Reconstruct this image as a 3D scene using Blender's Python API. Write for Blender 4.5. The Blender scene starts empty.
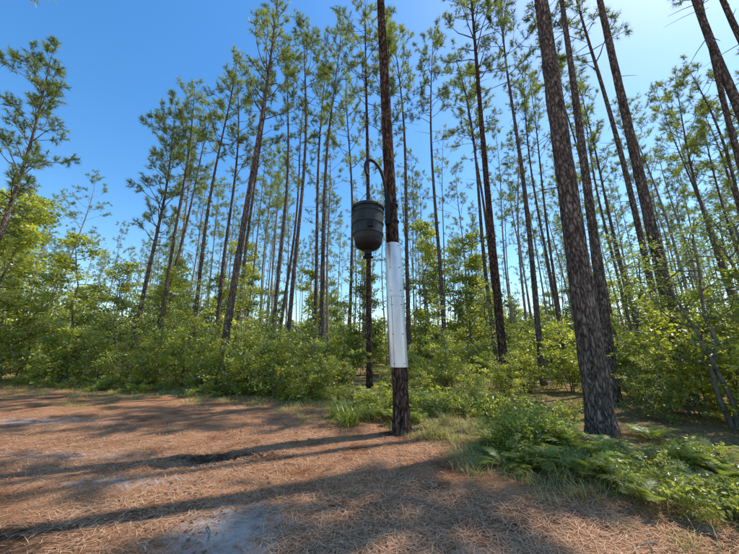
import bpy, math, random
import numpy as np
from mathutils import Vector
R = np.random.default_rng(7)
random.seed(7)
scene = bpy.context.scene

# ------------------------------------------------------------ materials
def new_mat(name):
    m = bpy.data.materials.new(name); m.use_nodes = True
    nt = m.node_tree; nt.nodes.clear()
    out = nt.nodes.new('ShaderNodeOutputMaterial')
    return m, nt, out
def N(nt, t, **kw):
    n = nt.nodes.new(t)
    for k, v in kw.items(): setattr(n, k, v)
    return n
def ramp(nt, stops):
    r = nt.nodes.new('ShaderNodeValToRGB')
    e = r.color_ramp.elements
    while len(e) < len(stops): e.new(0.5)
    for i, (p, c) in enumerate(stops):
        e[i].position = p; e[i].color = (*c, 1) if len(c) == 3 else c
    return r

def leaf_mat(name, dark, light, gain=1.6, trans=0.5, gloss=0.04, orand=.36):
    m, nt, out = new_mat(name); L = nt.links
    at = N(nt, 'ShaderNodeAttribute', attribute_name='tint')
    oi = N(nt, 'ShaderNodeObjectInfo')
    a = N(nt, 'ShaderNodeMath', operation='MULTIPLY'); a.inputs[1].default_value = 1 - orand
    L.new(at.outputs['Fac'], a.inputs[0])
    c = N(nt, 'ShaderNodeMath', operation='MULTIPLY_ADD'); c.inputs[1].default_value = orand
    L.new(oi.outputs['Random'], c.inputs[0]); L.new(a.outputs[0], c.inputs[2])
    mid = tuple((dark[i] + light[i]) * .5 for i in range(3))
    r = ramp(nt, [(0.0, dark), (0.5, mid), (0.95, light)])
    L.new(c.outputs[0], r.inputs['Fac'])
    r2 = ramp(nt, [(p, (min(.95, q[0] * gain), min(.95, q[1] * gain), q[2] * gain * .5)) for p, q in ((0, dark), (.5, mid), (.95, light))])
    L.new(c.outputs[0], r2.inputs['Fac'])
    p = N(nt, 'ShaderNodeBsdfDiffuse'); L.new(r.outputs['Color'], p.inputs['Color'])
    t = N(nt, 'ShaderNodeBsdfTranslucent'); L.new(r2.outputs['Color'], t.inputs['Color'])
    mx = N(nt, 'ShaderNodeMixShader'); mx.inputs['Fac'].default_value = trans
    L.new(p.outputs[0], mx.inputs[1]); L.new(t.outputs[0], mx.inputs[2])
    if gloss > 0:
        g = N(nt, 'ShaderNodeBsdfGlossy'); g.inputs['Roughness'].default_value = .4; g.inputs['Color'].default_value = (.95, .95, .9, 1)
        m2 = N(nt, 'ShaderNodeMixShader'); m2.inputs['Fac'].default_value = gloss
        L.new(mx.outputs[0], m2.inputs[1]); L.new(g.outputs[0], m2.inputs[2]); mx = m2
    L.new(mx.outputs[0], out.inputs['Surface'])
    return m

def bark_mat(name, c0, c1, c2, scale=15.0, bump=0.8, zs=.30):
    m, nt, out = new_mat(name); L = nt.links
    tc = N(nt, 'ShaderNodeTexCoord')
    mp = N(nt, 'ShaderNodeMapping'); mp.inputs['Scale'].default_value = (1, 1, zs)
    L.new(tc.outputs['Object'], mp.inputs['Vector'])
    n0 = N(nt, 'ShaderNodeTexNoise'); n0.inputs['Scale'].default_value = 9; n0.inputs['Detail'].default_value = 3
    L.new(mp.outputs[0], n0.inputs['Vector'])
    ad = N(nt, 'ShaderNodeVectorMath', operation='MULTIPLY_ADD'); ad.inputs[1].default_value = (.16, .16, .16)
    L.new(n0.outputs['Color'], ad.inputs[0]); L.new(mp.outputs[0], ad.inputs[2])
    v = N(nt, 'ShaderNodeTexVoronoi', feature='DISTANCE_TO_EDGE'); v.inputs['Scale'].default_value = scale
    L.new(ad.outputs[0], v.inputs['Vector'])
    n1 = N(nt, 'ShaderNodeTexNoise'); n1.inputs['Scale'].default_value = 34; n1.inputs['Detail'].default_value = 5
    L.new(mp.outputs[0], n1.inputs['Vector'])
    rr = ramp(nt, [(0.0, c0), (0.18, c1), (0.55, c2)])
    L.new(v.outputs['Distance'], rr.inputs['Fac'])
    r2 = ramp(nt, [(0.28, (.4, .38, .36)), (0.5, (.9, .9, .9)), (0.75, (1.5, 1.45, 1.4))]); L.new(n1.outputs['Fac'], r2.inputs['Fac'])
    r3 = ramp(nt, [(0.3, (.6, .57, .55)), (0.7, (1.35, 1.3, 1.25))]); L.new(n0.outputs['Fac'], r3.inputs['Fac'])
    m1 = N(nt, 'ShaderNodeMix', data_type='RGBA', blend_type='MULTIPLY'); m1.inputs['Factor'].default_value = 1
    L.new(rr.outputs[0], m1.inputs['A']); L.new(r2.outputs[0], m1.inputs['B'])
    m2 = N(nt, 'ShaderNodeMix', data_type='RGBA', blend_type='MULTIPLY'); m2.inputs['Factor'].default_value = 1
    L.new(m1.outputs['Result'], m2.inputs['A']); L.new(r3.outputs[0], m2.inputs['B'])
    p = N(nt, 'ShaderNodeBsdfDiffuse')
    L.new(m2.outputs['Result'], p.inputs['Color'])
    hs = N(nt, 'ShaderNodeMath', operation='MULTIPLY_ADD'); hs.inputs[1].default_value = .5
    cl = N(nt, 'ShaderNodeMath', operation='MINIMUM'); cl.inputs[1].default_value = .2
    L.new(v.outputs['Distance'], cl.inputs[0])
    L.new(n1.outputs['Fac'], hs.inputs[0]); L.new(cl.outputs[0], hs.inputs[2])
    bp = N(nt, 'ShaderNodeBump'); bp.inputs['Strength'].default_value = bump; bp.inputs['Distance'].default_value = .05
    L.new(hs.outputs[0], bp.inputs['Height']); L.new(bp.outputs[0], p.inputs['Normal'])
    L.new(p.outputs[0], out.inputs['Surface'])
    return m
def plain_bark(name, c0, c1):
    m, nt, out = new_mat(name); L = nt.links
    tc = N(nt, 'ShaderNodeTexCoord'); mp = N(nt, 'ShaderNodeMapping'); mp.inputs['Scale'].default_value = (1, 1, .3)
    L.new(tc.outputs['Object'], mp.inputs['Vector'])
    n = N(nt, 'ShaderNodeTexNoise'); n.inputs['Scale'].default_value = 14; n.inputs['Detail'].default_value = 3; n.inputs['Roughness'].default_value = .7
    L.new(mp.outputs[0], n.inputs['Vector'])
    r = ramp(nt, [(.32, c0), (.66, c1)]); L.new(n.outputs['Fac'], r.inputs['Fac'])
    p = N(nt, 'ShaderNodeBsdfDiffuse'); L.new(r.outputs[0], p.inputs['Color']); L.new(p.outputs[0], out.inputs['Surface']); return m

M_NEEDLE = leaf_mat('pine_needles', (.065, .100, .028), (.30, .33, .095), 1.8, .5, .03)
M_LEAF = leaf_mat('shrub_leaves', (.085, .120, .018), (.50, .50, .075), 1.75, .55, .07)
M_LEAFD = leaf_mat('dark_leaves', (.045, .075, .015), (.30, .34, .060), 1.8, .5, .06)
M_FERN = leaf_mat('fern_leaves', (.12, .16, .025), (.42, .46, .09), 1.6, .5, .04)
M_GRASS = leaf_mat('grass_blades', (.20, .20, .04), (.68, .58, .27), 1.3, .45, .02)
M_STRAW = leaf_mat('pine_straw_needles', (.15, .058, .024), (.88, .56, .34), 1.0, .1, 0)
M_DEADLEAF = leaf_mat('dead_leaves', (.10, .052, .028), (.52, .32, .19), 1.0, .15, .02)
M_BARK = bark_mat('pine_bark', (.060, .046, .038), (.19, .15, .122), (.36, .295, .245))
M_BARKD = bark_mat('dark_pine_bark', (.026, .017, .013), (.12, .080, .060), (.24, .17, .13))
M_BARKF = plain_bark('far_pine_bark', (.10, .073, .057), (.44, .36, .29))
M_TWIG = plain_bark('twig_bark', (.08, .065, .05), (.26, .215, .175))

# ------------------------------------------------------------ mesh builder
class MB:
    def __init__(s): s.V = []; s.F = []; s.M = []; s.T = []; s.S = []; s.n = 0
    def add(s, V, F, mat=0, tint=0.5, smooth=False):
        V = np.asarray(V, float); F = np.asarray(F, int)
        s.V.append(V); s.F.append(F + s.n); s.M.append(np.full(len(F), mat)); s.S.append(np.full(len(F), smooth))
        s.T.append(np.broadcast_to(np.asarray(tint, float), (len(V),)).copy()); s.n += len(V)
    def mesh(s, name, mats):
        me = bpy.data.meshes.new(name)
        V = np.concatenate(s.V); me.vertices.add(len(V)); me.vertices.foreach_set('co', V.ravel().astype(np.float32))
        li = np.concatenate([f.ravel() for f in s.F]).astype(np.int32)
        tot = np.concatenate([np.full(len(f), f.shape[1]) for f in s.F])
        st = np.concatenate([[0], np.cumsum(tot)[:-1]]).astype(np.int32)
        me.loops.add(len(li)); me.loops.foreach_set('vertex_index', li)
        me.polygons.add(len(tot)); me.polygons.foreach_set('loop_start', st)
        me.polygons.foreach_set('material_index', np.concatenate(s.M).astype(np.int32))
        me.polygons.foreach_set('use_smooth', np.concatenate(s.S).astype(bool))
        me.update(calc_edges=True)
        a = me.attributes.new('tint', 'FLOAT', 'POINT'); a.data.foreach_set('value', np.concatenate(s.T).astype(np.float32))
        for m in mats: me.materials.append(m)
        return me
def obj(name, me, loc=(0, 0, 0), rz=0, sc=1, parent=None):
    o = bpy.data.objects.new(name, me); scene.collection.objects.link(o)
    o.location = loc; o.rotation_euler = (0, 0, rz)
    o.scale = (sc, sc, sc) if np.isscalar(sc) else sc
    if parent: o.parent = parent
    return o
def empty(name, loc=(0, 0, 0)):
    o = bpy.data.objects.new(name, None); scene.collection.objects.link(o); o.location = loc; return o
def nrm(a): return a / (np.linalg.norm(a, axis=-1, keepdims=True) + 1e-9)
def tube(mb, P, rad, ns=6, mat=0, tint=.5, smooth=True, rough=0, rng=R, cap=False):
    P = np.asarray(P, float); rad = np.broadcast_to(np.asarray(rad, float), (len(P),))
    T = nrm(np.gradient(P, axis=0))
    m = np.mean(T, axis=0); ref = np.array([1., 0, 0]) if abs(m[0]) < .6 * np.linalg.norm(m) + 1e-6 else np.array([0, 0, 1.])
    A = nrm(np.cross(T, ref)); B = np.cross(T, A)
    th = np.linspace(0, 2 * np.pi, ns, endpoint=False)
    rr = rad[:, None] * (1 + rough * rng.normal(size=(len(P), ns)))
    V = P[:, None] + rr[..., None] * (np.cos(th)[None, :, None] * A[:, None] + np.sin(th)[None, :, None] * B[:, None])
    i = np.arange(len(P) - 1)[:, None] * ns; j = np.arange(ns)[None]; k = (j + 1) % ns
    F = np.stack([i + j, i + k, i + ns + k, i + ns + j], -1).reshape(-1, 4)
    mb.add(V.reshape(-1, 3), F, mat, tint, smooth)
    if cap:
        for e in (0, len(P) - 1):
            ring = V[e]; c = P[e][None]
            mb.add(np.vstack([ring, c]), [[a, (a + 1) % ns, ns] for a in range(ns)], mat, tint, False)
def rdir(rng, n, flat=1.0):
    d = rng.normal(size=(n, 3)); d[:, 2] *= flat; return nrm(d)
def leaves(mb, P, size, rng, mat, up=.7, aspect=.5, tint=None, flat=.6):
    n = len(P); d = rdir(rng, n, flat); nn = rng.normal(size=(n, 3)) * .7; nn[:, 2] += up
    s = nrm(np.cross(nn, d)); nn = np.cross(d, s)
    L = size * rng.uniform(.55, 1.4, (n, 1)); W = L * aspect * .5
    a = P; b = P + d * L * .5 + s * W - nn * L * .06; c = P + d * L; e = P + d * L * .5 - s * W - nn * L * .06
    V = np.stack([a, b, c, e], 1).reshape(-1, 3); F = np.arange(4 * n).reshape(-1, 4)
    t = rng.uniform(0, 1, n) if tint is None else np.clip(tint + rng.normal(size=n) * .2, 0, 1)
    mb.add(V, F, mat, np.repeat(t, 4))

# ------------------------------------------------------------ pine
def make_pine(name, seed, H=22, rb=.16, cs=.55, lean=(0, 0), nl=32, Lmax=2.3, ns=8, K=17, nlen=.25, nw=.0125, bark=None, stubs=14, bend=.12, dens=4.4):
    rng = np.random.default_rng(seed); mb = MB()
    nz = 26 if ns < 12 else 60; zs = H * np.linspace(0, 1, nz) ** 1.15; f = zs / H
    ph = rng.uniform(0, 6.28, 4)
    tx = lean[0] * f ** 1.0 + bend * (np.sin(f * 5 + ph[0]) - np.sin(ph[0]) * (1 - f)) * f * 1.5
    ty = lean[1] * f + bend * (np.sin(f * 6 + ph[1]) - np.sin(ph[1]) * (1 - f)) * f * 1.5
    rad = rb * (.06 + .94 * (1 - f) ** .75) + rb * .35 * np.exp(-zs / .22)
    P = np.stack([tx, ty, zs], 1); P[0, 2] = -.15
    tube(mb, P, rad, ns, 0, .5, True, .03, rng)
    def at(z): return np.array([np.interp(z, zs, tx), np.interp(z, zs, ty), z]), np.interp(z, zs, rad)
    C = []; D = []
    for i in range(stubs):
        z = H * rng.uniform(.12, cs + .05); p, r = at(z); az = rng.uniform(0, 6.28); l = rng.uniform(.15, 1.2) * (1 if rng.random() < .6 else .4)
        d = np.array([math.cos(az), math.sin(az), rng.uniform(-.2, .35)])
        tube(mb, [p, p + d * l * .5, p + d * l + np.array([0, 0, -.08 * l])], [.016, .011, .005], 4, 0)
    for i in range(nl):
        q = (i + rng.random()) / nl; fz = cs + (1 - cs) * q ** .85 * .985; p, r = at(H * fz)
        az = i * 2.4 + rng.normal() * .7
        shape = (.45 + .55 * math.sin(min(1, q * 1.6 + .25) * math.pi * .5)) * (1 - q ** 2.4 * .7)
        L = Lmax * shape * rng.uniform(.35, 1.3)
        up = math.radians(rng.uniform(-5, 40) + 35 * q)
        h = np.array([math.cos(az), math.sin(az), 0])
        pts = [p]; dd = h * math.cos(up) + np.array([0, 0, math.sin(up)])
        for k in range(5):
            dd = nrm(dd + rng.normal(size=3) * .17 + np.array([0, 0, .09])); pts.append(pts[-1] + dd * L / 5)
        pts = np.array(pts); r0 = min(r * .45, .012 + .014 * L)
        tube(mb, pts, np.linspace(r0, .006, 6), 4, 0)
        nt_ = int(4 + L * dens)
        for k in range(nt_):
            t = rng.uniform(.3, 1) ** .6 if k else 1.0
            u = t * 5; a = min(4, int(u)); b = pts[a] + (pts[a + 1] - pts[a]) * (u - a); dirl = nrm(pts[a + 1] - pts[a])
            d = nrm(dirl * .7 + rng.normal(size=3) * .6 + np.array([0, 0, .3])); l = rng.uniform(.15, .6) * (1.2 - .5 * t) if k else .1
            e = b + d * l
            if k and K > 12: tube(mb, [b, b + d * l * .5 + rng.normal(size=3) * .02, e], [.006, .005, .004], 3, 0)
            C.append(e); D.append(nrm(d + np.array([0, 0, .25])))
            if l > .35: C.append(b + d * l * .6); D.append(d)
    C = np.array(C); D = np.array(D)
    n = len(C)
    Cc = np.repeat(C, K, 0); Dd = np.repeat(D, K, 0)
    off = rng.uniform(-.14, .05, (n * K, 1))
    o = Cc + Dd * off; nd = nrm(Dd * .75 + rdir(rng, n * K) * .95); ln = nlen * rng.uniform(.7, 1.15, (n * K, 1))
    side = nrm(np.cross(nd, rng.normal(size=(n * K, 3)))) * nw
    tip = o + nd * ln; tip[:, 2] -= (.035 * rng.random(n * K))
    V = np.stack([o - side, o + side, tip], 1).reshape(-1, 3)
    t = np.clip(np.repeat(rng.uniform(0, 1, n), K) * .6 + rng.uniform(0, .4, n * K), 0, 1)
    mb.add(V, np.arange(3 * n * K).reshape(-1, 3), 1, np.repeat(t, 3))
    return mb.mesh(name, [bark or M_BARK, M_NEEDLE])

# ------------------------------------------------------------ leafy shrubs / broadleaf trees
def make_leafy(name, seed, H=2.5, spread=1.2, stems=7, br=9, tw=5, nleaf=9, leaf=.06, r0=.018, cs=.2, matl=None, puff=.09, aspect=.5, single=False, up=.8):
    rng = np.random.default_rng(seed); mb = MB(); LP = []; LT = []
    for s in range(stems):
        az = s * 2.4 + rng.normal() * .5; out = spread * rng.uniform(.25, 1.1) * (.25 if single else .65)
        h = H * rng.uniform(.4, 1.0) if stems > 1 else H
        n = 9; t = np.linspace(0, 1, n)
        wob = np.cumsum(rng.normal(size=(n, 2)) * .03 * H / 2, 0)
        P = np.stack([math.cos(az) * out * t ** 1.3 + wob[:, 0], math.sin(az) * out * t ** 1.3 + wob[:, 1], h * t], 1)
        P[:, :2] += rng.normal(size=2) * (.0 if single else spread * .1) ; P[0, 2] = -.08
        tube(mb, P, r0 * (1.05 - .85 * t), 5, 0)
        for b in range(br):
            q = cs + (1 - cs) * (b + rng.random()) / br; u = q * (n - 1); a = min(n - 2, int(u)); p = P[a] + (P[a + 1] - P[a]) * (u - a)
            az2 = rng.uniform(0, 6.28); L = spread * rng.uniform(.2, .8) * (1.1 - .65 * q ** 2)
            d = np.array([math.cos(az2), math.sin(az2), rng.uniform(-.1, .8)]); d = nrm(d)
            pts = [p]
            for k in range(4): d = nrm(d + rng.normal(size=3) * .22); pts.append(pts[-1] + d * L / 4)
            pts = np.array(pts); tube(mb, pts, np.linspace(r0 * .4, r0 * .12, 5), 3, 0)
            tone = rng.uniform(.0, 1.0)
            for k in range(tw):
                u = rng.uniform(1.0, 4); a = min(3, int(u)); pp = pts[a] + (pts[a + 1] - pts[a]) * (u - a)
                dd = nrm(d + rng.normal(size=3) * .8); l = L * rng.uniform(.1, .35)
                m = nleaf; tt = rng.uniform(0, 1, (m, 1))
                LP.append(pp + dd * l * tt + rng.normal(size=(m, 3)) * puff * np.array([1, 1, .5])); LT.append(np.full(m, tone + rng.normal() * .1))
    LP = np.concatenate(LP); LT = np.concatenate(LT); LP[:, 2] = np.maximum(LP[:, 2], .03)
    leaves(mb, LP, leaf, rng, 1, up, aspect, LT)
    return mb.mesh(name, [M_TWIG, matl or M_LEAF])

def make_fern(name, seed, nf=9, L=.6, mat=None):
    rng = np.random.default_rng(seed); mb = MB()
    for i in range(nf):
        az = i * 2.4 + rng.normal() * .3; l = L * rng.uniform(.65, 1.15); up = rng.uniform(.7, 1.25)
        h = np.array([math.cos(az), math.sin(az), 0]); n = 10; P = [np.array([0, 0, 0.])]
        for k in range(n):
            a = up - 1.5 * (k / n) ** 1.3; P.append(P[-1] + (h * math.cos(a) + np.array([0, 0, math.sin(a)])) * l / n)
        P = np.array(P); tube(mb, P, np.linspace(.004, .0015, n + 1), 3, 0)
        sd = np.array([-h[1], h[0], 0]); T = nrm(np.gradient(P, axis=0)); tint = rng.uniform(.1, .95)
        m = 26
        for k in range(m):
            t = .18 + .8 * k / m; u = t * n; a = min(n - 1, int(u)); p = P[a] + (P[a + 1] - P[a]) * (u - a); w = l * .26 * math.sin(math.pi * (1 - t) ** .75 * .93 + .12) * rng.uniform(.85, 1.1)
            for sg in (-1, 1):
                d = nrm(sd * sg + T[a] * .45 + np.array([0, 0, rng.uniform(-.3, .1)])); e = T[a] * l * .015
                mb.add([p - e, p + d * w * .45 - e * 1.0, p + d * w, p + d * w * .45 + e * 1.1, p + e], [[0, 1, 2, 3, 4]], 1, np.clip(tint + rng.normal() * .1, 0, 1))
    return mb.mesh(name, [M_TWIG, mat or M_FERN])

def make_blades(name, seed, n, rad, lmin, lmax, w, mat, seg=4, arch=1.1):
    rng = np.random.default_rng(seed); mb = MB()
    az = rng.uniform(0, 6.28, n); l = rng.uniform(lmin, lmax, n); r = rad * np.sqrt(rng.random(n)); a2 = rng.uniform(0, 6.28, n)
    base = np.stack([r * np.cos(a2), r * np.sin(a2), np.zeros(n)], 1); h = np.stack([np.cos(az), np.sin(az), np.zeros(n)], 1)
    sd = np.stack([-h[:, 1], h[:, 0], np.zeros(n)], 1); el = rng.uniform(.9, 1.5, n)
    rows = []; p = base.copy()
    for k in range(seg + 1):
        ww = w * (1 - (k / seg) ** 1.6) + .0006
        rows += [p - sd * ww, p + sd * ww]
        a = el - arch * ((k + 1) / seg) ** 1.4
        p = p + (h * np.cos(a)[:, None] + np.array([0, 0, 1]) * np.sin(a)[:, None]) * (l / seg)[:, None]
    V = np.stack(rows, 1); m = 2 * (seg + 1); F = []
    for k in range(seg): F.append(np.arange(n)[:, None] * m + np.array([2 * k, 2 * k + 1, 2 * k + 3, 2 * k + 2]))
    mb.add(V.reshape(-1, 3), np.concatenate(F), 0, np.repeat(rng.random(n), m))
    return mb.mesh(name, [mat])

# ------------------------------------------------------------ terrain
EX = [-60, -15, -8, -3, -1.2, .3, 1.5, 2.5, 3.3, 4.5, 6, 10, 60]
EY = [20, 13.3, 11.8, 10.3, 9.3, 7.2, 5.0, 3.9, 2.6, .5, -3, -10, -30]
def dedge(x, y): return y - np.interp(x, EX, EY)
def vnoise(x, y, s, seed=0):
    r = np.random.default_rng(seed); v = 0
    for i in range(7):
        a = r.uniform(0, 6.28); k = s * r.uniform(.5, 1.8); v = v + np.sin((x * math.cos(a) + y * math.sin(a)) * k + r.uniform(0, 6.28))
    return v / 7 * 1.8
def gh(x, y):
    d = dedge(x, y)
    dip = -.09 * np.exp(-((x + 2.35) / .5) ** 2 - ((y - 5.15) / .26) ** 2)
    return .035 * vnoise(x, y, .9, 3) + .014 * vnoise(x, y, 4.5, 4) + .006 * vnoise(x, y, 13, 6) + dip + .07 / (1 + np.exp(-np.clip(d, -20, 20) * 2.5))
def axis(n, near, far):
    t = np.linspace(-1, 1, n); return near * t + (far - near) * np.sign(t) * np.abs(t) ** 7
n = 460
ax = axis(n, 15, 500); X, Y = np.meshgrid(ax, ax + 6, indexing='ij')
Z = gh(X, Y); 
V = np.stack([X, Y, Z], -1).reshape(-1, 3)
I, J = np.meshgrid(np.arange(n - 1), np.arange(n - 1), indexing='ij')
F = np.stack([I * n + J, (I + 1) * n + J, (I + 1) * n + J + 1, I * n + J + 1], -1).reshape(-1, 4)
mb = MB(); mb.add(V, F, 0, .5, True)

m, nt, out = new_mat('forest_floor'); L = nt.links
geo = N(nt, 'ShaderNodeNewGeometry')
vg = N(nt, 'ShaderNodeAttribute', attribute_name='verge'); sn = N(nt, 'ShaderNodeAttribute', attribute_name='sand'); dk = N(nt, 'ShaderNodeAttribute', attribute_name='dark_and_shadow')
def noise(s, d=6, r=.6, vec=None):
    q = N(nt, 'ShaderNodeTexNoise'); q.inputs['Scale'].default_value = s; q.inputs['Detail'].default_value = d; q.inputs['Roughness'].default_value = r
    L.new(vec or geo.outputs['Position'], q.inputs['Vector']); return q
nA = noise(60, 4, .75); nB = noise(1.6, 6, .65); nC = noise(9, 5); nD = noise(170, 3)
straw = ramp(nt, [(.28, (.10, .038, .017)), (.44, (.34, .155, .075)), (.58, (.56, .305, .17)), (.78, (.88, .60, .40))]); L.new(nA.outputs['Fac'], straw.inputs['Fac'])
tone = ramp(nt, [(.32, (.5, .40, .34)), (.47, (.92, .88, .84)), (.7, (1.25, 1.25, 1.22))]); L.new(nB.outputs['Fac'], tone.inputs['Fac'])
st = N(nt, 'ShaderNodeMix', data_type='RGBA', blend_type='MULTIPLY'); st.inputs['Factor'].default_value = 1
L.new(straw.outputs[0], st.inputs['A']); L.new(tone.outputs[0], st.inputs['B'])
sand = ramp(nt, [(.3, (.38, .34, .30)), (.7, (.70, .63, .57))]); L.new(nD.outputs['Fac'], sand.inputs['Fac'])
sf = N(nt, 'ShaderNodeMath', operation='MULTIPLY_ADD'); L.new(nC.outputs['Fac'], sf.inputs[0]); sf.inputs[1].default_value = 1.6; L.new(sn.outputs['Fac'], sf.inputs[2])
sq = N(nt, 'ShaderNodeMath', operation='MULTIPLY'); L.new(sf.outputs[0], sq.inputs[0]); sq.inputs[1].default_value = .5
sr = ramp(nt, [(.56, (0, 0, 0)), (.86, (.9, .9, .9))]); L.new(sq.outputs[0], sr.inputs['Fac'])
mx = N(nt, 'ShaderNodeMix', data_type='RGBA'); L.new(sr.outputs[0], mx.inputs['Factor']); L.new(st.outputs['Result'], mx.inputs['A']); L.new(sand.outputs[0], mx.inputs['B'])
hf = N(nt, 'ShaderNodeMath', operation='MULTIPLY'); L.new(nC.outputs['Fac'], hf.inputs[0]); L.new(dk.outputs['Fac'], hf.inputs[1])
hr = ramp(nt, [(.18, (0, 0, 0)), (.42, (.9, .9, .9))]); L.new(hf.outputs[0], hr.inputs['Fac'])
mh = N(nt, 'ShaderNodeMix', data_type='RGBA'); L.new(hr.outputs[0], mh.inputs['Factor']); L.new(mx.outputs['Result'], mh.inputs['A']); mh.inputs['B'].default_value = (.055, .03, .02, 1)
grn = ramp(nt, [(.3, (.08, .05, .02)), (.48, (.32, .20, .10)), (.60, (.28, .26, .07)), (.8, (.55, .45, .20))]); L.new(noise(14, 6, .7).outputs['Fac'], grn.inputs['Fac'])
vf = N(nt, 'ShaderNodeMath', operation='MULTIPLY_ADD'); L.new(nC.outputs['Fac'], vf.inputs[0]); vf.inputs[1].default_value = .8; L.new(vg.outputs['Fac'], vf.inputs[2])
vr = ramp(nt, [(.62, (0, 0, 0)), (.95, (1, 1, 1))]); L.new(vf.outputs[0], vr.inputs['Fac'])
mv = N(nt, 'ShaderNodeMix', data_type='RGBA'); L.new(vr.outputs[0], mv.inputs['Factor']); L.new(mh.outputs['Result'], mv.inputs['A']); L.new(grn.outputs[0], mv.inputs['B'])
p = N(nt, 'ShaderNodeBsdfDiffuse')
L.new(mv.outputs['Result'], p.inputs['Color'])
bp = N(nt, 'ShaderNodeBump'); bp.inputs['Strength'].default_value = .9; bp.inputs['Distance'].default_value = .04
bh = N(nt, 'ShaderNodeMath', operation='MULTIPLY_ADD'); L.new(nC.outputs['Fac'], bh.inputs[0]); bh.inputs[1].default_value = 2; L.new(nA.outputs['Fac'], bh.inputs[2])
L.new(bh.outputs[0], bp.inputs['Height']); L.new(bp.outputs[0], p.inputs['Normal']); L.new(p.outputs[0], out.inputs['Surface'])
M_GROUND = m
me = mb.mesh('ground', [M_GROUND])
xf, yf = V[:, 0], V[:, 1]
verge = 1 / (1 + np.exp(-np.clip(dedge(xf, yf) * 2.2, -30, 30))) * .75 + .15 * vnoise(xf, yf, 1.2, 9)
def blobs(x, y, B):
    s = 0
    for cx, cy, rx, ry, w in B: s = s + w * np.exp(-((x - cx) / rx) ** 2 - ((y - cy) / ry) ** 2)
    return s
def sandf(x, y): return blobs(x, y, [(-1.25, 3.2, .6, .55, .9), (.8, 2.75, .35, .3, .75), (-3.0, 4.2, 1.3, .3, .55), (-4.6, 5.2, 2.5, .35, .5), (-8, 7.5, 3, .6, .6), (-1.0, 2.4, .7, .4, .7)])
def dark_and_shadowf(x, y): return blobs(x, y, [(-2.35, 5.1, .75, .32, 1.2), (-1.2, 5.0, .7, .2, .5), (-3.4, 5.6, .8, .2, .5), (.6, 6.2, .6, .4, .9), (-3.4, 2.9, 1.3, .5, .9), (1.3, 3.3, .8, .4, .6), (-6, 4.6, 1.5, .4, .6), (-.2, 3.6, .6, .3, .5)])  # dark floor patches; first blob paints the feeder's cast shadow into the ground colour
for nm, val in (('verge', verge), ('sand', sandf(xf, yf)), ('dark_and_shadow', dark_and_shadowf(xf, yf))):
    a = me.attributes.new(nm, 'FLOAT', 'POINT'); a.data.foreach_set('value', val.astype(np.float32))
obj('ground', me)

def litter(name, n, seed, mat):
    rng = np.random.default_rng(seed); mb = MB()
    r = 1.6 + 10 * rng.random(n) ** 1.35; th = rng.uniform(-1.1, 1.1, n); x = r * np.sin(th) * 1.15; y = r * np.cos(th)
    d = dedge(x, y); keep = (rng.random(n) < np.where(d > .3, .55, 1)) & (rng.random(n) > sandf(x, y) * .85) & (rng.random(n) > dark_and_shadowf(x, y) * .75) & (vnoise(x, y, 2.2, 12) + rng.normal(size=n) * .35 > -.15)
    x, y = x[keep], y[keep]; n = len(x); z = gh(x, y) + .004 + .018 * rng.random(n)
    a = rng.uniform(0, 6.28, n); l = rng.uniform(.08, .22, n); dz = rng.normal(size=n) * .12
    d = np.stack([np.cos(a), np.sin(a), dz], 1) * l[:, None] * .5; s = np.stack([-np.sin(a), np.cos(a), 0 * a], 1) * .0024
    cu = s * rng.normal(size=(n, 1)) * 4
    c = np.stack([x, y, z], 1)
    V = np.stack([c - d, c + s + cu, c + d, c - s + cu], 1).reshape(-1, 3)
    mb.add(V, np.arange(4 * n).reshape(-1, 4), 0, np.repeat(rng.random(n), 4))
    obj(name, mb.mesh(name, [mat]))
litter('pine_straw', 170000, 21, M_STRAW)
def leaflitter(name, n):
    rng = np.random.default_rng(91); mb = MB()
    r = 1.6 + 11 * rng.random(n); th = rng.uniform(-1.1, 1.15, n); x = r * np.sin(th) * 1.15; y = r * np.cos(th)
    keep = vnoise(x, y, 1.7, 44) + .5 * rng.normal(size=n) + .6 * (dedge(x, y) > -.6) > .2
    P = np.stack([x, y, gh(x, y) + .012], 1)[keep]
    leaves(mb, P, .045, rng, 0, 2.5, .6, None, .15)
    obj(name, mb.mesh(name, [M_DEADLEAF]))
leaflitter('dead_leaf_litter', 12000)
rng = np.random.default_rng(5); mb = MB()
for i in range(130):
    x = rng.uniform(-7, 5); y = rng.uniform(2.0, 9); z = gh(x, y) + .012; a = rng.uniform(0, 6.28); l = rng.uniform(.1, .55)
    q = np.array([math.cos(a), math.sin(a), 0]); 
    tube(mb, [np.array([x, y, z]), np.array([x, y, z + .01]) + q * l * .5 + rng.normal(size=3) * .02 * np.array([1, 1, .2]), np.array([x, y, z]) + q * l], [.006, .005, .003], 5, 0)
obj('fallen_twigs', mb.mesh('fallen_twigs', [M_TWIG]))

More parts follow.
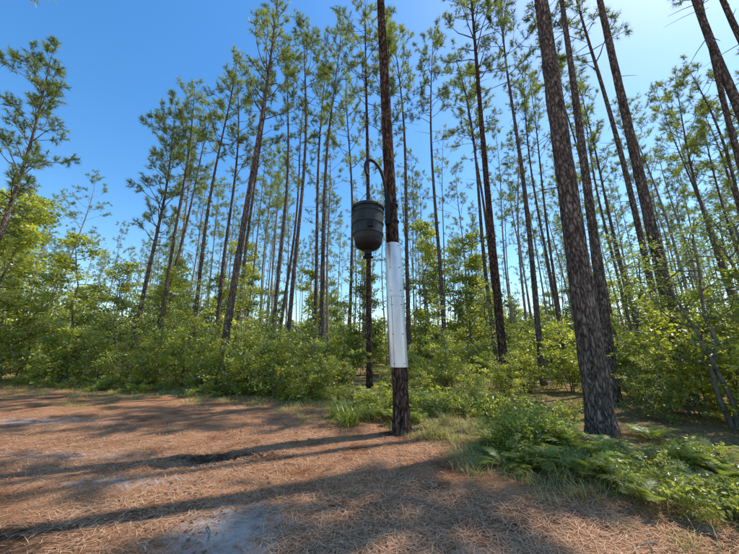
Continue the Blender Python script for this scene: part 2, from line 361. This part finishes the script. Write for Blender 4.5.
# ------------------------------------------------------------ grass & ground plants (parents = one mass each)
rng = np.random.default_rng(11)
GT = [make_blades('grass_tuft', 30 + i, 50, .20, .08, .26, .0030, M_GRASS) for i in range(3)]
GL = [make_blades('grass_tuft_long', 40 + i, 50, .14, .25, .6, .004, M_GRASS, 5, 1.5) for i in range(2)]
grass = empty('grass')
def scatter(meshes, parent, n, xr, yr, cond, smin, smax, name, rng=rng):
    k = 0; tries = 0
    while k < n and tries < n * 40:
        tries += 1
        x = rng.uniform(*xr); y = rng.uniform(*yr)
        if not cond(x, y): continue
        s = rng.uniform(smin, smax); me = meshes[rng.integers(len(meshes))]
        obj(name, me, (x, y, float(gh(x, y)) - .01), rng.uniform(0, 6.28), (s, s, s * rng.uniform(.8, 1.15)), parent); k += 1
def away(x, y, pts, r): return all((x - a) ** 2 + (y - b) ** 2 > r * r for a, b in pts)
scatter(GT, grass, 420, (-18, 7), (2.2, 15), lambda x, y: -.9 + .7 * vnoise(x, y, 1.1, 5) < dedge(x, y) < 2.2, .5, 1.2, 'tuft')
scatter(GT, grass, 200, (.6, 6), (2.0, 9), lambda x, y: -.2 + .9 * vnoise(x, y, 1.6, 5) < dedge(x, y) < 3.5, .4, 1.2, 'tuft')
scatter(GT, grass, 150, (-14, 1), (6.5, 13), lambda x, y: -2.6 < dedge(x, y) < -.3 and vnoise(x, y, 1.0, 15) > .15, .4, .8, 'tuft')
scatter(GL, grass, 160, (-18, 7), (3, 15), lambda x, y: .0 < dedge(x, y) < 2.5 and x > -3 or .5 < dedge(x, y) < 2, .4, .95, 'tuft')

FE = [make_fern('fern', 50 + i, 6 + i, .50 + .07 * i) for i in range(4)]
FED = [make_fern('fern_b', 60 + i, 6 + i, .50 + .07 * i, M_LEAFD) for i in range(2)]
ferns = empty('fern_bed')
TR = [(.59, 6.32), (4.25, 6.0), (6.8, 8.9)]
scatter(FE, ferns, 80, (.9, 9), (3.2, 11), lambda x, y: .7 < dedge(x, y) < 6 and away(x, y, TR, .6) and vnoise(x, y, 1.6, 31) > .0, .35, .9, 'fern')
scatter(FE + FED[:1], ferns, 95, (1.7, 6), (1.8, 5.5), lambda x, y: -.1 < dedge(x, y) < 4 and away(x, y, TR, .6) and vnoise(x, y, 2.6, 33) > -.25, .3, .75, 'fern')
scatter(FE, ferns, 40, (-11, 1), (7, 14), lambda x, y: -.1 < dedge(x, y) < 1.2, .5, 1.0, 'fern')
HB = [make_leafy('herb', 70 + i, .40, .35, 6, 5, 3, 7, .045, .004, .15, M_LEAF, .035) for i in range(3)]
HBD = [make_leafy('herb_b', 75 + i, .40, .35, 6, 5, 3, 7, .04, .004, .15, M_LEAFD, .035) for i in range(2)]
herbs = empty('low_herbs')
def nofront(x, y): return not (abs(x / y - 4.25 / 6) < .12 and y < 6.1)
scatter(HB, herbs, 90, (-16, 1), (5, 15), lambda x, y: .2 < dedge(x, y) < 2.5 and away(x, y, TR, .5), .6, 1.7, 'herb')
scatter(HB + HBD, herbs, 110, (1, 9), (3, 11), lambda x, y: .5 < dedge(x, y) < 6 and away(x, y, TR, .5) and vnoise(x, y, 1.3, 61) > -.1 and nofront(x, y), .5, 1.5, 'herb')
scatter(HB + HBD, herbs, 60, (1.8, 6), (1.8, 4.6), lambda x, y: .0 < dedge(x, y) < 5, .3, .9, 'herb')
clump = make_blades('strap_leaf_clump', 80, 110, .22, .5, .95, .010, M_FERN, 6, 1.7)
obj('strap_leaf_plant', clump, (-.42, 6.95, float(gh(-.42, 6.95)))); obj('strap_leaf_plant', clump, (-.75, 7.6, float(gh(-.75, 7.6))), 2, .85)
obj('strap_leaf_plant', clump, (.95, 6.9, float(gh(.95, 6.9))), 4, .5); obj('strap_leaf_plant', clump, (-.05, 7.5, float(gh(-.05, 7.5))), 1, .8)

# ------------------------------------------------------------ shrubs
SH = [make_leafy('shrub', 100 + i, 2.5 + .35 * (i % 3), 1.45, 8, 8, 5, [12, 17, 12, 15, 10][i], [.090, .065, .10, .075, .11][i], .016, .08, M_LEAF, .085, .55) for i in range(5)]
SHD = [make_leafy('shrub_dark', 110 + i, 2.5, 1.4, 8, 8, 5, 12, .080, .016, .12, M_LEAFD, .09) for i in range(3)]
def put(name, me, x, y, s, rz=None, sz=None):
    return obj(name, me, (x, y, float(gh(x, y)) - .02), random.uniform(0, 6.28) if rz is None else rz, (s, s, s * (sz or 1)))
k = 0
for x, y, s in [(-1.9, 10.5, .85), (-3.1, 10.9, 1.2), (-4.5, 11.4, 1.0), (-5.6, 12.4, 1.2), (-3.6, 12.8, 1.4), (-2.2, 12.6, 1.2), (-1.0, 12.0, .7), (-6.9, 12.9, .8),
                (-8.0, 13.8, 1.3), (-9.6, 13.6, .9), (-11, 14.5, 1.45), (-12.6, 14.6, 1.1), (-14.2, 14.8, 1.5), (-15.8, 15.3, 1.5), (-17.6, 15.2, 1.9), (-19.5, 15.5, 2.0), (-10, 16.2, 1.5), (-13, 17.2, 1.8), (-7, 15.8, 1.5),
                (.7, 11.4, .6), (1.7, 10.2, .45), (2.4, 11.2, .8), (3.4, 10.1, .6), (2.9, 8.6, .38), (4.6, 10.6, .75), (1.4, 13.2, .9), (3.4, 13.4, 1.2), (5.9, 11.8, .9)]:
    k += 1; put('shrub', SHD[k % 3] if k % 6 == 0 else SH[random.randrange(5)], x, y, s)
for x, y, s in [(6.5, 7.2, .6), (7.6, 7.6, 1.0), (8.6, 6.6, 1.2), (7.4, 5.6, .75), (9.3, 8.4, 1.4), (8.3, 9.8, 1.1), (10.8, 7.6, 1.5), (6.4, 4.8, .42), (7.2, 4.4, .6), (10.2, 10.5, 1.5), (7.4, 11.6, 1.1), (12, 9.4, 1.6)]:
    k = random.random(); put('shrub', SH[random.randrange(5)] if k < .5 else SHD[random.randrange(3)], x, y, s)
SF = [make_leafy('far_shrub', 160 + i, 3.6, 2.1, 8, 8, 5, 11, .17, .02, .08, M_LEAF if i < 2 else M_LEAFD, .16) for i in range(4)]
thicket = empty('understory_thicket')
def tcond(x, y):
    return y > 14.5 + .05 * abs(x) and abs(x) < y * 1.6 + 4 and dedge(x, y) > 3.5
scatter(SF, thicket, 115, (-55, 60), (14, 38), tcond, .5, 1.25, 'shrub')
scatter(SF, thicket, 90, (-75, 85), (38, 70), lambda x, y: abs(x) < y * 1.4, 1.2, 2.4, 'shrub')

# broadleaf trees
BT = [make_leafy('broadleaf_tree', 130 + i, 8.5, 3.2, 1, 32, 8, 18, .16, .075, .18, M_LEAF, .18, .6, True) for i in range(3)]
BTD = [make_leafy('broadleaf_tree_b', 140 + i, 8.0, 3.0, 2, 24, 7, 15, .15, .06, .2, M_LEAFD, .19, .6, True) for i in range(2)]
for x, y, s in [(-19.5, 15.5, 1.15), (-17.5, 18, 1.0), (-22, 17, 1.3), (-15.6, 18.5, .85), (-13, 19, .8), (-24, 20, 1.4), (-11, 20, .8), (-8.5, 21, .8), (-15.5, 22, 1.0), (-18, 16.5, .7)]:
    put('broadleaf_tree', BT[random.randrange(3)], x, y, s)
mid = empty('midstory_trees')
scatter(BT + BTD, mid, 120, (-50, 60), (18, 60), lambda x, y: abs(x) < y * 1.6 and dedge(x, y) > 6 and not (x < -12 and y < 24), .5, 1.35, 'broadleaf')
sap = make_leafy('sapling', 150, 5.2, 1.9, 2, 20, 6, 10, .07, .05, .25, M_LEAFD, .12, .5, True)
sap2 = make_leafy('sapling_b', 151, 4.6, 1.5, 1, 22, 5, 9, .08, .03, .3, M_LEAF, .12, .5, True)
put('sapling', sap, 7.1, 6.5, 1.0, .4); put('sapling', sap, 9.4, 6.9, 1.15, 2.4); put('sapling', sap, 8.9, 10.4, 1.2, 4.4)
for x, y, s in [(-4.6, 13.5, .9), (-8.8, 15.2, 1.1), (2.9, 12.2, .8), (5.5, 13.6, 1.0), (-1.2, 14.2, .9), (-11.8, 15.5, 1.0), (7.9, 9.0, .8), (-6.2, 14.6, 1.2), (-13.6, 15.8, 1.3)]:
    put('sapling', sap2, x, y, s)

# ------------------------------------------------------------ pines
PV = [make_pine('pine_tree', 200 + i, 21 + i * .5, .13, .60 + .03 * (i % 4), (random.uniform(-.8, .8), random.uniform(-.6, .6)), stubs=18, bend=.20) for i in range(7)]
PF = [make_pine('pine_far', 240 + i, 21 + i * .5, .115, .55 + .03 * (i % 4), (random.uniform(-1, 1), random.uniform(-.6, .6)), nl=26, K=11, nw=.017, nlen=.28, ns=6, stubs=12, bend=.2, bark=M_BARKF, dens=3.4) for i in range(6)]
PM = [make_pine('pine_tree_bushy', 220 + i, 17, .125, .42, (.4, 0), 48, 2.4, K=20, dens=5.0) for i in range(3)]
def pine(me, x, y, s=1, rz=None, sz=1): return put('pine_tree', me, x, y, s, rz, sz)
FP = (.63, 6.32); FLX = -.62
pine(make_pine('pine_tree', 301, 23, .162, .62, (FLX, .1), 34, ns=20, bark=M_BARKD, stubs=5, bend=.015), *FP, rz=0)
pine(make_pine('pine_tree', 302, 25, .228, .70, (.95, .2), 34, ns=22, bend=.02, stubs=8), 4.25, 6.0, rz=0)
pine(make_pine('pine_tree', 303, 24, .155, .76, (1.4, 0), 26, ns=16, bend=.03), 6.8, 8.9, rz=0)
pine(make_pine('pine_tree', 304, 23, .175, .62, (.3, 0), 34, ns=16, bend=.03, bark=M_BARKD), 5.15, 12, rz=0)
pine(make_pine('pine_tree', 305, 22, .17, .58, (.9, 0), 38, ns=14, bend=.06), -6.2, 13, rz=0)
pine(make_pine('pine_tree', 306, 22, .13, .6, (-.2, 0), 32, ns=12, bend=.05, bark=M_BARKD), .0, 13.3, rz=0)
pine(make_pine('pine_tree', 307, 27, .175, .82, (.5, 0), 24, ns=14, bend=.05), 9.0, 9.0, rz=0)
for x, y, k, s in [(-15.8, 12, 'm', .95), (-12.3, 16, 'm', 1.0), (-10.6, 15.6, 'p', .82), (-9.6, 16.6, 'p', .95), (-8.9, 18, 'p', 1.0), (-7.6, 17.5, 'p', .95), (-5.4, 17, 'p', 1.0), (-4.4, 16.5, 'p', 1.05), (-2.5, 15.5, 'p', 1.0), (-3.4, 19, 'p', 1.1),
                   (1.2, 15.2, 'p', 1.05), (2.3, 17.5, 'p', 1.1), (3.9, 16, 'p', 1.0), (7.7, 14, 'p', 1.1), (7.0, 17, 'p', 1.1), (9.8, 13.6, 'p', 1.05), (12.6, 9.2, 'p', .9), (10.7, 7.0, 'p', 1.1), (12.0, 12.5, 'p', 1.1), (13.6, 8.0, 'p', 1.1), (-12.4, 6.7, 'p', 1.0)]:
    pine(PV[random.randrange(7)] if k == 'p' else PM[random.randrange(3)], x, y, s)
forest = empty('pine_forest')
pts = []
rng = np.random.default_rng(77); k = 0
while len(pts) < 350 and k < 20000:
    k += 1
    y = 15 + 60 * rng.random() ** .9; x = rng.uniform(-1.6, 1.7) * y
    if x / y < -.72 and y < 34: continue
    if y < 20 and -13 < x < 10: continue
    if x > 13 and y < 14: continue
    if not away(x, y, pts, 1.8): continue
    pts.append((x, y))
for x, y in pts:
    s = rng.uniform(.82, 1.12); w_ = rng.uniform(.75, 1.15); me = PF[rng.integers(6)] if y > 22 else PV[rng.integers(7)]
    o = obj('pine', me, (x, y, 0), rng.uniform(0, 6.28), (s * w_, s * w_, s), forest)
    o.rotation_euler = (rng.normal() * .025, rng.normal() * .025, rng.uniform(0, 6.28))

# ------------------------------------------------------------ feeder
def simple(name, col, rough=.5, metal=0, ns=20, var=.25, bump=.05, spec=.5):
    m, nt, out = new_mat(name); L = nt.links
    tc = N(nt, 'ShaderNodeTexCoord'); q = N(nt, 'ShaderNodeTexNoise'); q.inputs['Scale'].default_value = ns; q.inputs['Detail'].default_value = 6
    mp = N(nt, 'ShaderNodeMapping'); mp.inputs['Scale'].default_value = (1, 1, .35); L.new(tc.outputs['Object'], mp.inputs['Vector']); L.new(mp.outputs[0], q.inputs['Vector'])
    r = ramp(nt, [(.3, tuple(c * (1 - var) for c in col)), (.7, tuple(min(1, c * (1 + var)) for c in col))]); L.new(q.outputs['Fac'], r.inputs['Fac'])
    p = N(nt, 'ShaderNodeBsdfPrincipled'); p.inputs['Roughness'].default_value = rough; p.inputs['Metallic'].default_value = metal; p.inputs['Specular IOR Level'].default_value = spec
    L.new(r.outputs[0], p.inputs['Base Color'])
    b = N(nt, 'ShaderNodeBump'); b.inputs['Strength'].default_value = bump; b.inputs['Distance'].default_value = .01; L.new(q.outputs['Fac'], b.inputs['Height']); L.new(b.outputs[0], p.inputs['Normal'])
    L.new(p.outputs[0], out.inputs['Surface']); return m
M_PLAST = simple('dark_plastic', (.026, .031, .028), .5, 0, 8, .4, .05, .35)
M_BLACK = simple('black_steel', (.012, .012, .012), .55, 0, 30, .25, .05, .3)
M_GALV = simple('galvanized_sheet', (.78, .78, .77), .34, .45, 4, .2, .25)
M_STEEL = simple('steel_hardware', (.3, .3, .3), .45, .9, 40)
def lathe(mb, prof, c, ns=40, mat=0):
    prof = np.array(prof, float); th = np.linspace(0, 2 * np.pi, ns, endpoint=False)
    V = np.stack([c[0] + prof[:, 0][:, None] * np.cos(th), c[1] + prof[:, 0][:, None] * np.sin(th), c[2] + prof[:, 1][:, None] + 0 * th], -1).reshape(-1, 3)
    i = np.arange(len(prof) - 1)[:, None] * ns; j = np.arange(ns)[None]; k = (j + 1) % ns
    mb.add(V, np.stack([i + j, i + k, i + ns + k, i + ns + j], -1).reshape(-1, 4), mat, .5, True)
def part(name, parent, mats, fn, edge=35):
    mb = MB(); fn(mb); me = mb.mesh(name, mats); o = obj(name, me, parent=parent)
    md = o.modifiers.new('es', 'EDGE_SPLIT'); md.split_angle = math.radians(edge); return o
fx, fy, fz = -.03, 5.98, 4.12
fd = empty('deer_feeder', (0, 0, 0))
part('barrel', fd, [M_PLAST], lambda b: lathe(b, [(.0, -.30), (.285, -.30), (.30, -.27), (.312, -.18), (.330, -.17), (.330, -.145), (.312, -.135), (.318, .05), (.336, .06), (.336, .10), (.320, .11), (.326, .30), (.342, .31), (.342, .35), (.326, .355), (.326, .43), (0, .43)], (fx, fy, fz)))
part('lid', fd, [M_PLAST], lambda b: lathe(b, [(.322, .41), (.352, .412), (.358, .42), (.358, .465), (.345, .48), (.32, .485), (.30, .51), (.18, .535), (.06, .545), (.0, .547)], (fx, fy, fz)))
part('funnel', fd, [M_BLACK], lambda b: lathe(b, [(.29, -.302), (.288, -.36), (.25, -.43), (.17, -.48), (.085, -.51), (.075, -.60), (.0, -.60)], (fx, fy, fz)))
def spinner(b):
    lathe(b, [(0, -.602), (.012, -.602), (.012, -.66), (.10, -.66), (.11, -.645), (.112, -.662), (.10, -.668), (0, -.668)], (fx, fy, fz), 24)
    for k in range(3):
        a = k * 2.09 + .3; h = np.array([math.cos(a), math.sin(a), 0]); p = np.array([fx, fy, fz]) + h * .07
        tube(b, [p + [0, 0, -.535], p + [0, 0, -.66]], .005, 6)
part('spinner', fd, [M_BLACK], spinner)
def boxv(b, cx, cy, cz, sx, sy, sz):
    c = [(cx + a * sx, cy + b_ * sy, cz + c_ * sz) for a in (-1, 1) for b_ in (-1, 1) for c_ in (-1, 1)]
    b.add(c, [[0, 1, 3, 2], [4, 6, 7, 5], [0, 4, 5, 1], [2, 3, 7, 6], [0, 2, 6, 4], [1, 5, 7, 3]])
o = part('control_box', fd, [M_BLACK], lambda b: boxv(b, fx + .05, fy - .33, fz - .04, .05, .03, .06)); bv = o.modifiers.new('b', 'BEVEL'); bv.width = .01; bv.segments = 2
def clips(b):
    for k in range(4):
        a = k * math.pi / 2 + .6; h = np.array([math.cos(a), math.sin(a), 0]); p = np.array([fx, fy, fz]) + h * .345
        tube(b, [p + [0, 0, .30], p + h * .03 + [0, 0, .36], p + h * .03 + [0, 0, .43], p + h * .012 + [0, 0, .475]], .009, 6)
part('lid_clips', fd, [M_BLACK], clips)
def bridle(b):
    top = np.array([fx, fy, fz + .88])
    for k in range(3):
        a = k * 2.094 + .9; h = np.array([math.cos(a), math.sin(a), 0]); tube(b, [np.array([fx, fy, fz + .43]) + h * .362, top], .006, 6)
    z = fz + .88
    for i in range(9):
        th = np.linspace(0, 2 * np.pi, 13); u = np.array([1, 0, 0]) if i % 2 else np.array([0, 1, 0])
        P = np.array([np.array([fx, fy, z + i * .05]) + u * .018 * math.cos(t) + np.array([0, 0, .032 * math.sin(t)]) for t in th])
        tube(b, P, .006, 5)
part('hanging_chain', fd, [M_BLACK], bridle)
def bez(P, n=40):
    P = np.array(P, float); t = np.linspace(0, 1, n)[:, None]; m = len(P) - 1
    return sum(math.comb(m, i) * (1 - t) ** (m - i) * t ** i * P[i] for i in range(m + 1))
AX, AY = .36, 6.2
def arm(b):
    tube(b, [(AX + .03, AY, 4.35), (AX + .02, AY, 4.9)], .04, 12, cap=True)
    P = bez([(AX + .02, AY, 4.88), (AX + .02, AY - .02, 5.45), (AX - .12, AY - .1, 5.95), (fx - .02, fy + .02, 6.0), (fx - .16, fy, 5.75), (fx - .02, fy, 5.40)])
    tube(b, P, .034, 12, cap=True)
part('gooseneck_arm', fd, [M_BLACK], arm)
def bracket(b):
    for z in (4.42, 4.82):
        th = np.linspace(0, 2 * np.pi, 25); cx = FP[0] + FLX * z / 23; P = np.stack([cx + .152 * np.cos(th), FP[1] + .1 * z / 23 + .152 * np.sin(th), z + 0 * th], 1)
        tube(b, P, .018, 6)
    boxv(b, AX + .05, AY, 4.62, .06, .06, .32)
part('mounting_bracket', fd, [M_BLACK], bracket)
def guard(b, z0, z1, r0, r1, a0, seed):
    nz = 24; na = 49; zz = np.linspace(z0, z1, nz); th = np.linspace(a0, a0 + 2 * np.pi * 1.03, na)
    V = []
    for k, z in enumerate(zz):
        r = r0 + (r1 - r0) * (z - z0) / (z1 - z0)
        w = r * (1 + .02 * np.sin(3 * th + z * 2) + .014 * np.sin(7 * th + 1.3 * z)) + .010 * (th - a0) / 6.28
        cx = FP[0] + FLX * z / 23; cy = FP[1] + .1 * z / 23
        V.append(np.stack([cx + w * np.cos(th), cy + w * np.sin(th), z + 0 * th], 1))
    V = np.concatenate(V); I, J = np.meshgrid(np.arange(nz - 1), np.arange(na - 1), indexing='ij')
    b.add(V, np.stack([I * na + J, I * na + J + 1, (I + 1) * na + J + 1, (I + 1) * na + J], -1).reshape(-1, 4), 0, .5, True)
tg = empty('metal_trunk_guard')
part('lower_sheet', tg, [M_GALV], lambda b: guard(b, 1.25, 2.75, .178, .170, 3.9, 1))
part('upper_sheet', tg, [M_GALV], lambda b: guard(b, 2.68, 3.88, .180, .168, 4.4, 2))
def screws(b):
    for z in (1.32, 1.9, 2.5, 2.8, 3.3, 3.8):
        cx = FP[0] + FLX * z / 23
        for a in (4.1, 5.3):
            h = np.array([math.cos(a), math.sin(a), 0]); p = np.array([cx, FP[1], z]); tube(b, [p + h * .17, p + h * .198], .009, 8, cap=True)
part('screws', tg, [M_STEEL], screws)

# ------------------------------------------------------------ light, world, camera
el = math.radians(57); az = math.radians(69)
sd = Vector((math.sin(az) * math.cos(el), math.cos(az) * math.cos(el), math.sin(el)))
sl = bpy.data.lights.new('sun', 'SUN'); sl.energy = 5; sl.angle = math.radians(.45); sl.color = (1, .96, .88)
so = bpy.data.objects.new('sun', sl); scene.collection.objects.link(so); so.rotation_euler = (-sd).to_track_quat('-Z', 'Y').to_euler(); so.location = sd * 50
w = bpy.data.worlds.new('World'); scene.world = w; w.use_nodes = True; nt = w.node_tree
bg = nt.nodes['Background']; sk = nt.nodes.new('ShaderNodeTexSky'); sk.sky_type = 'NISHITA'; sk.sun_disc = False
sk.sun_elevation = el; sk.sun_rotation = az; sk.air_density = 1.3; sk.dust_density = .6; sk.ozone_density = 3
hsv = nt.nodes.new('ShaderNodeHueSaturation'); hsv.inputs['Saturation'].default_value = 1.32; hsv.inputs['Value'].default_value = 1.55
nt.links.new(sk.outputs[0], hsv.inputs['Color']); nt.links.new(hsv.outputs[0], bg.inputs['Color']); bg.inputs['Strength'].default_value = .15
cam = bpy.data.cameras.new('camera'); cam.sensor_width = 36; cam.lens = 14.6; cam.clip_end = 2000; cam.clip_start = .05
co = bpy.data.objects.new('camera', cam); scene.collection.objects.link(co); co.location = (0, 0, 1.55); co.rotation_euler = (math.radians(104), 0, 0)
scene.camera = co
scene.view_settings.view_transform = 'Standard'; scene.view_settings.look = 'None'; scene.view_settings.exposure = 0
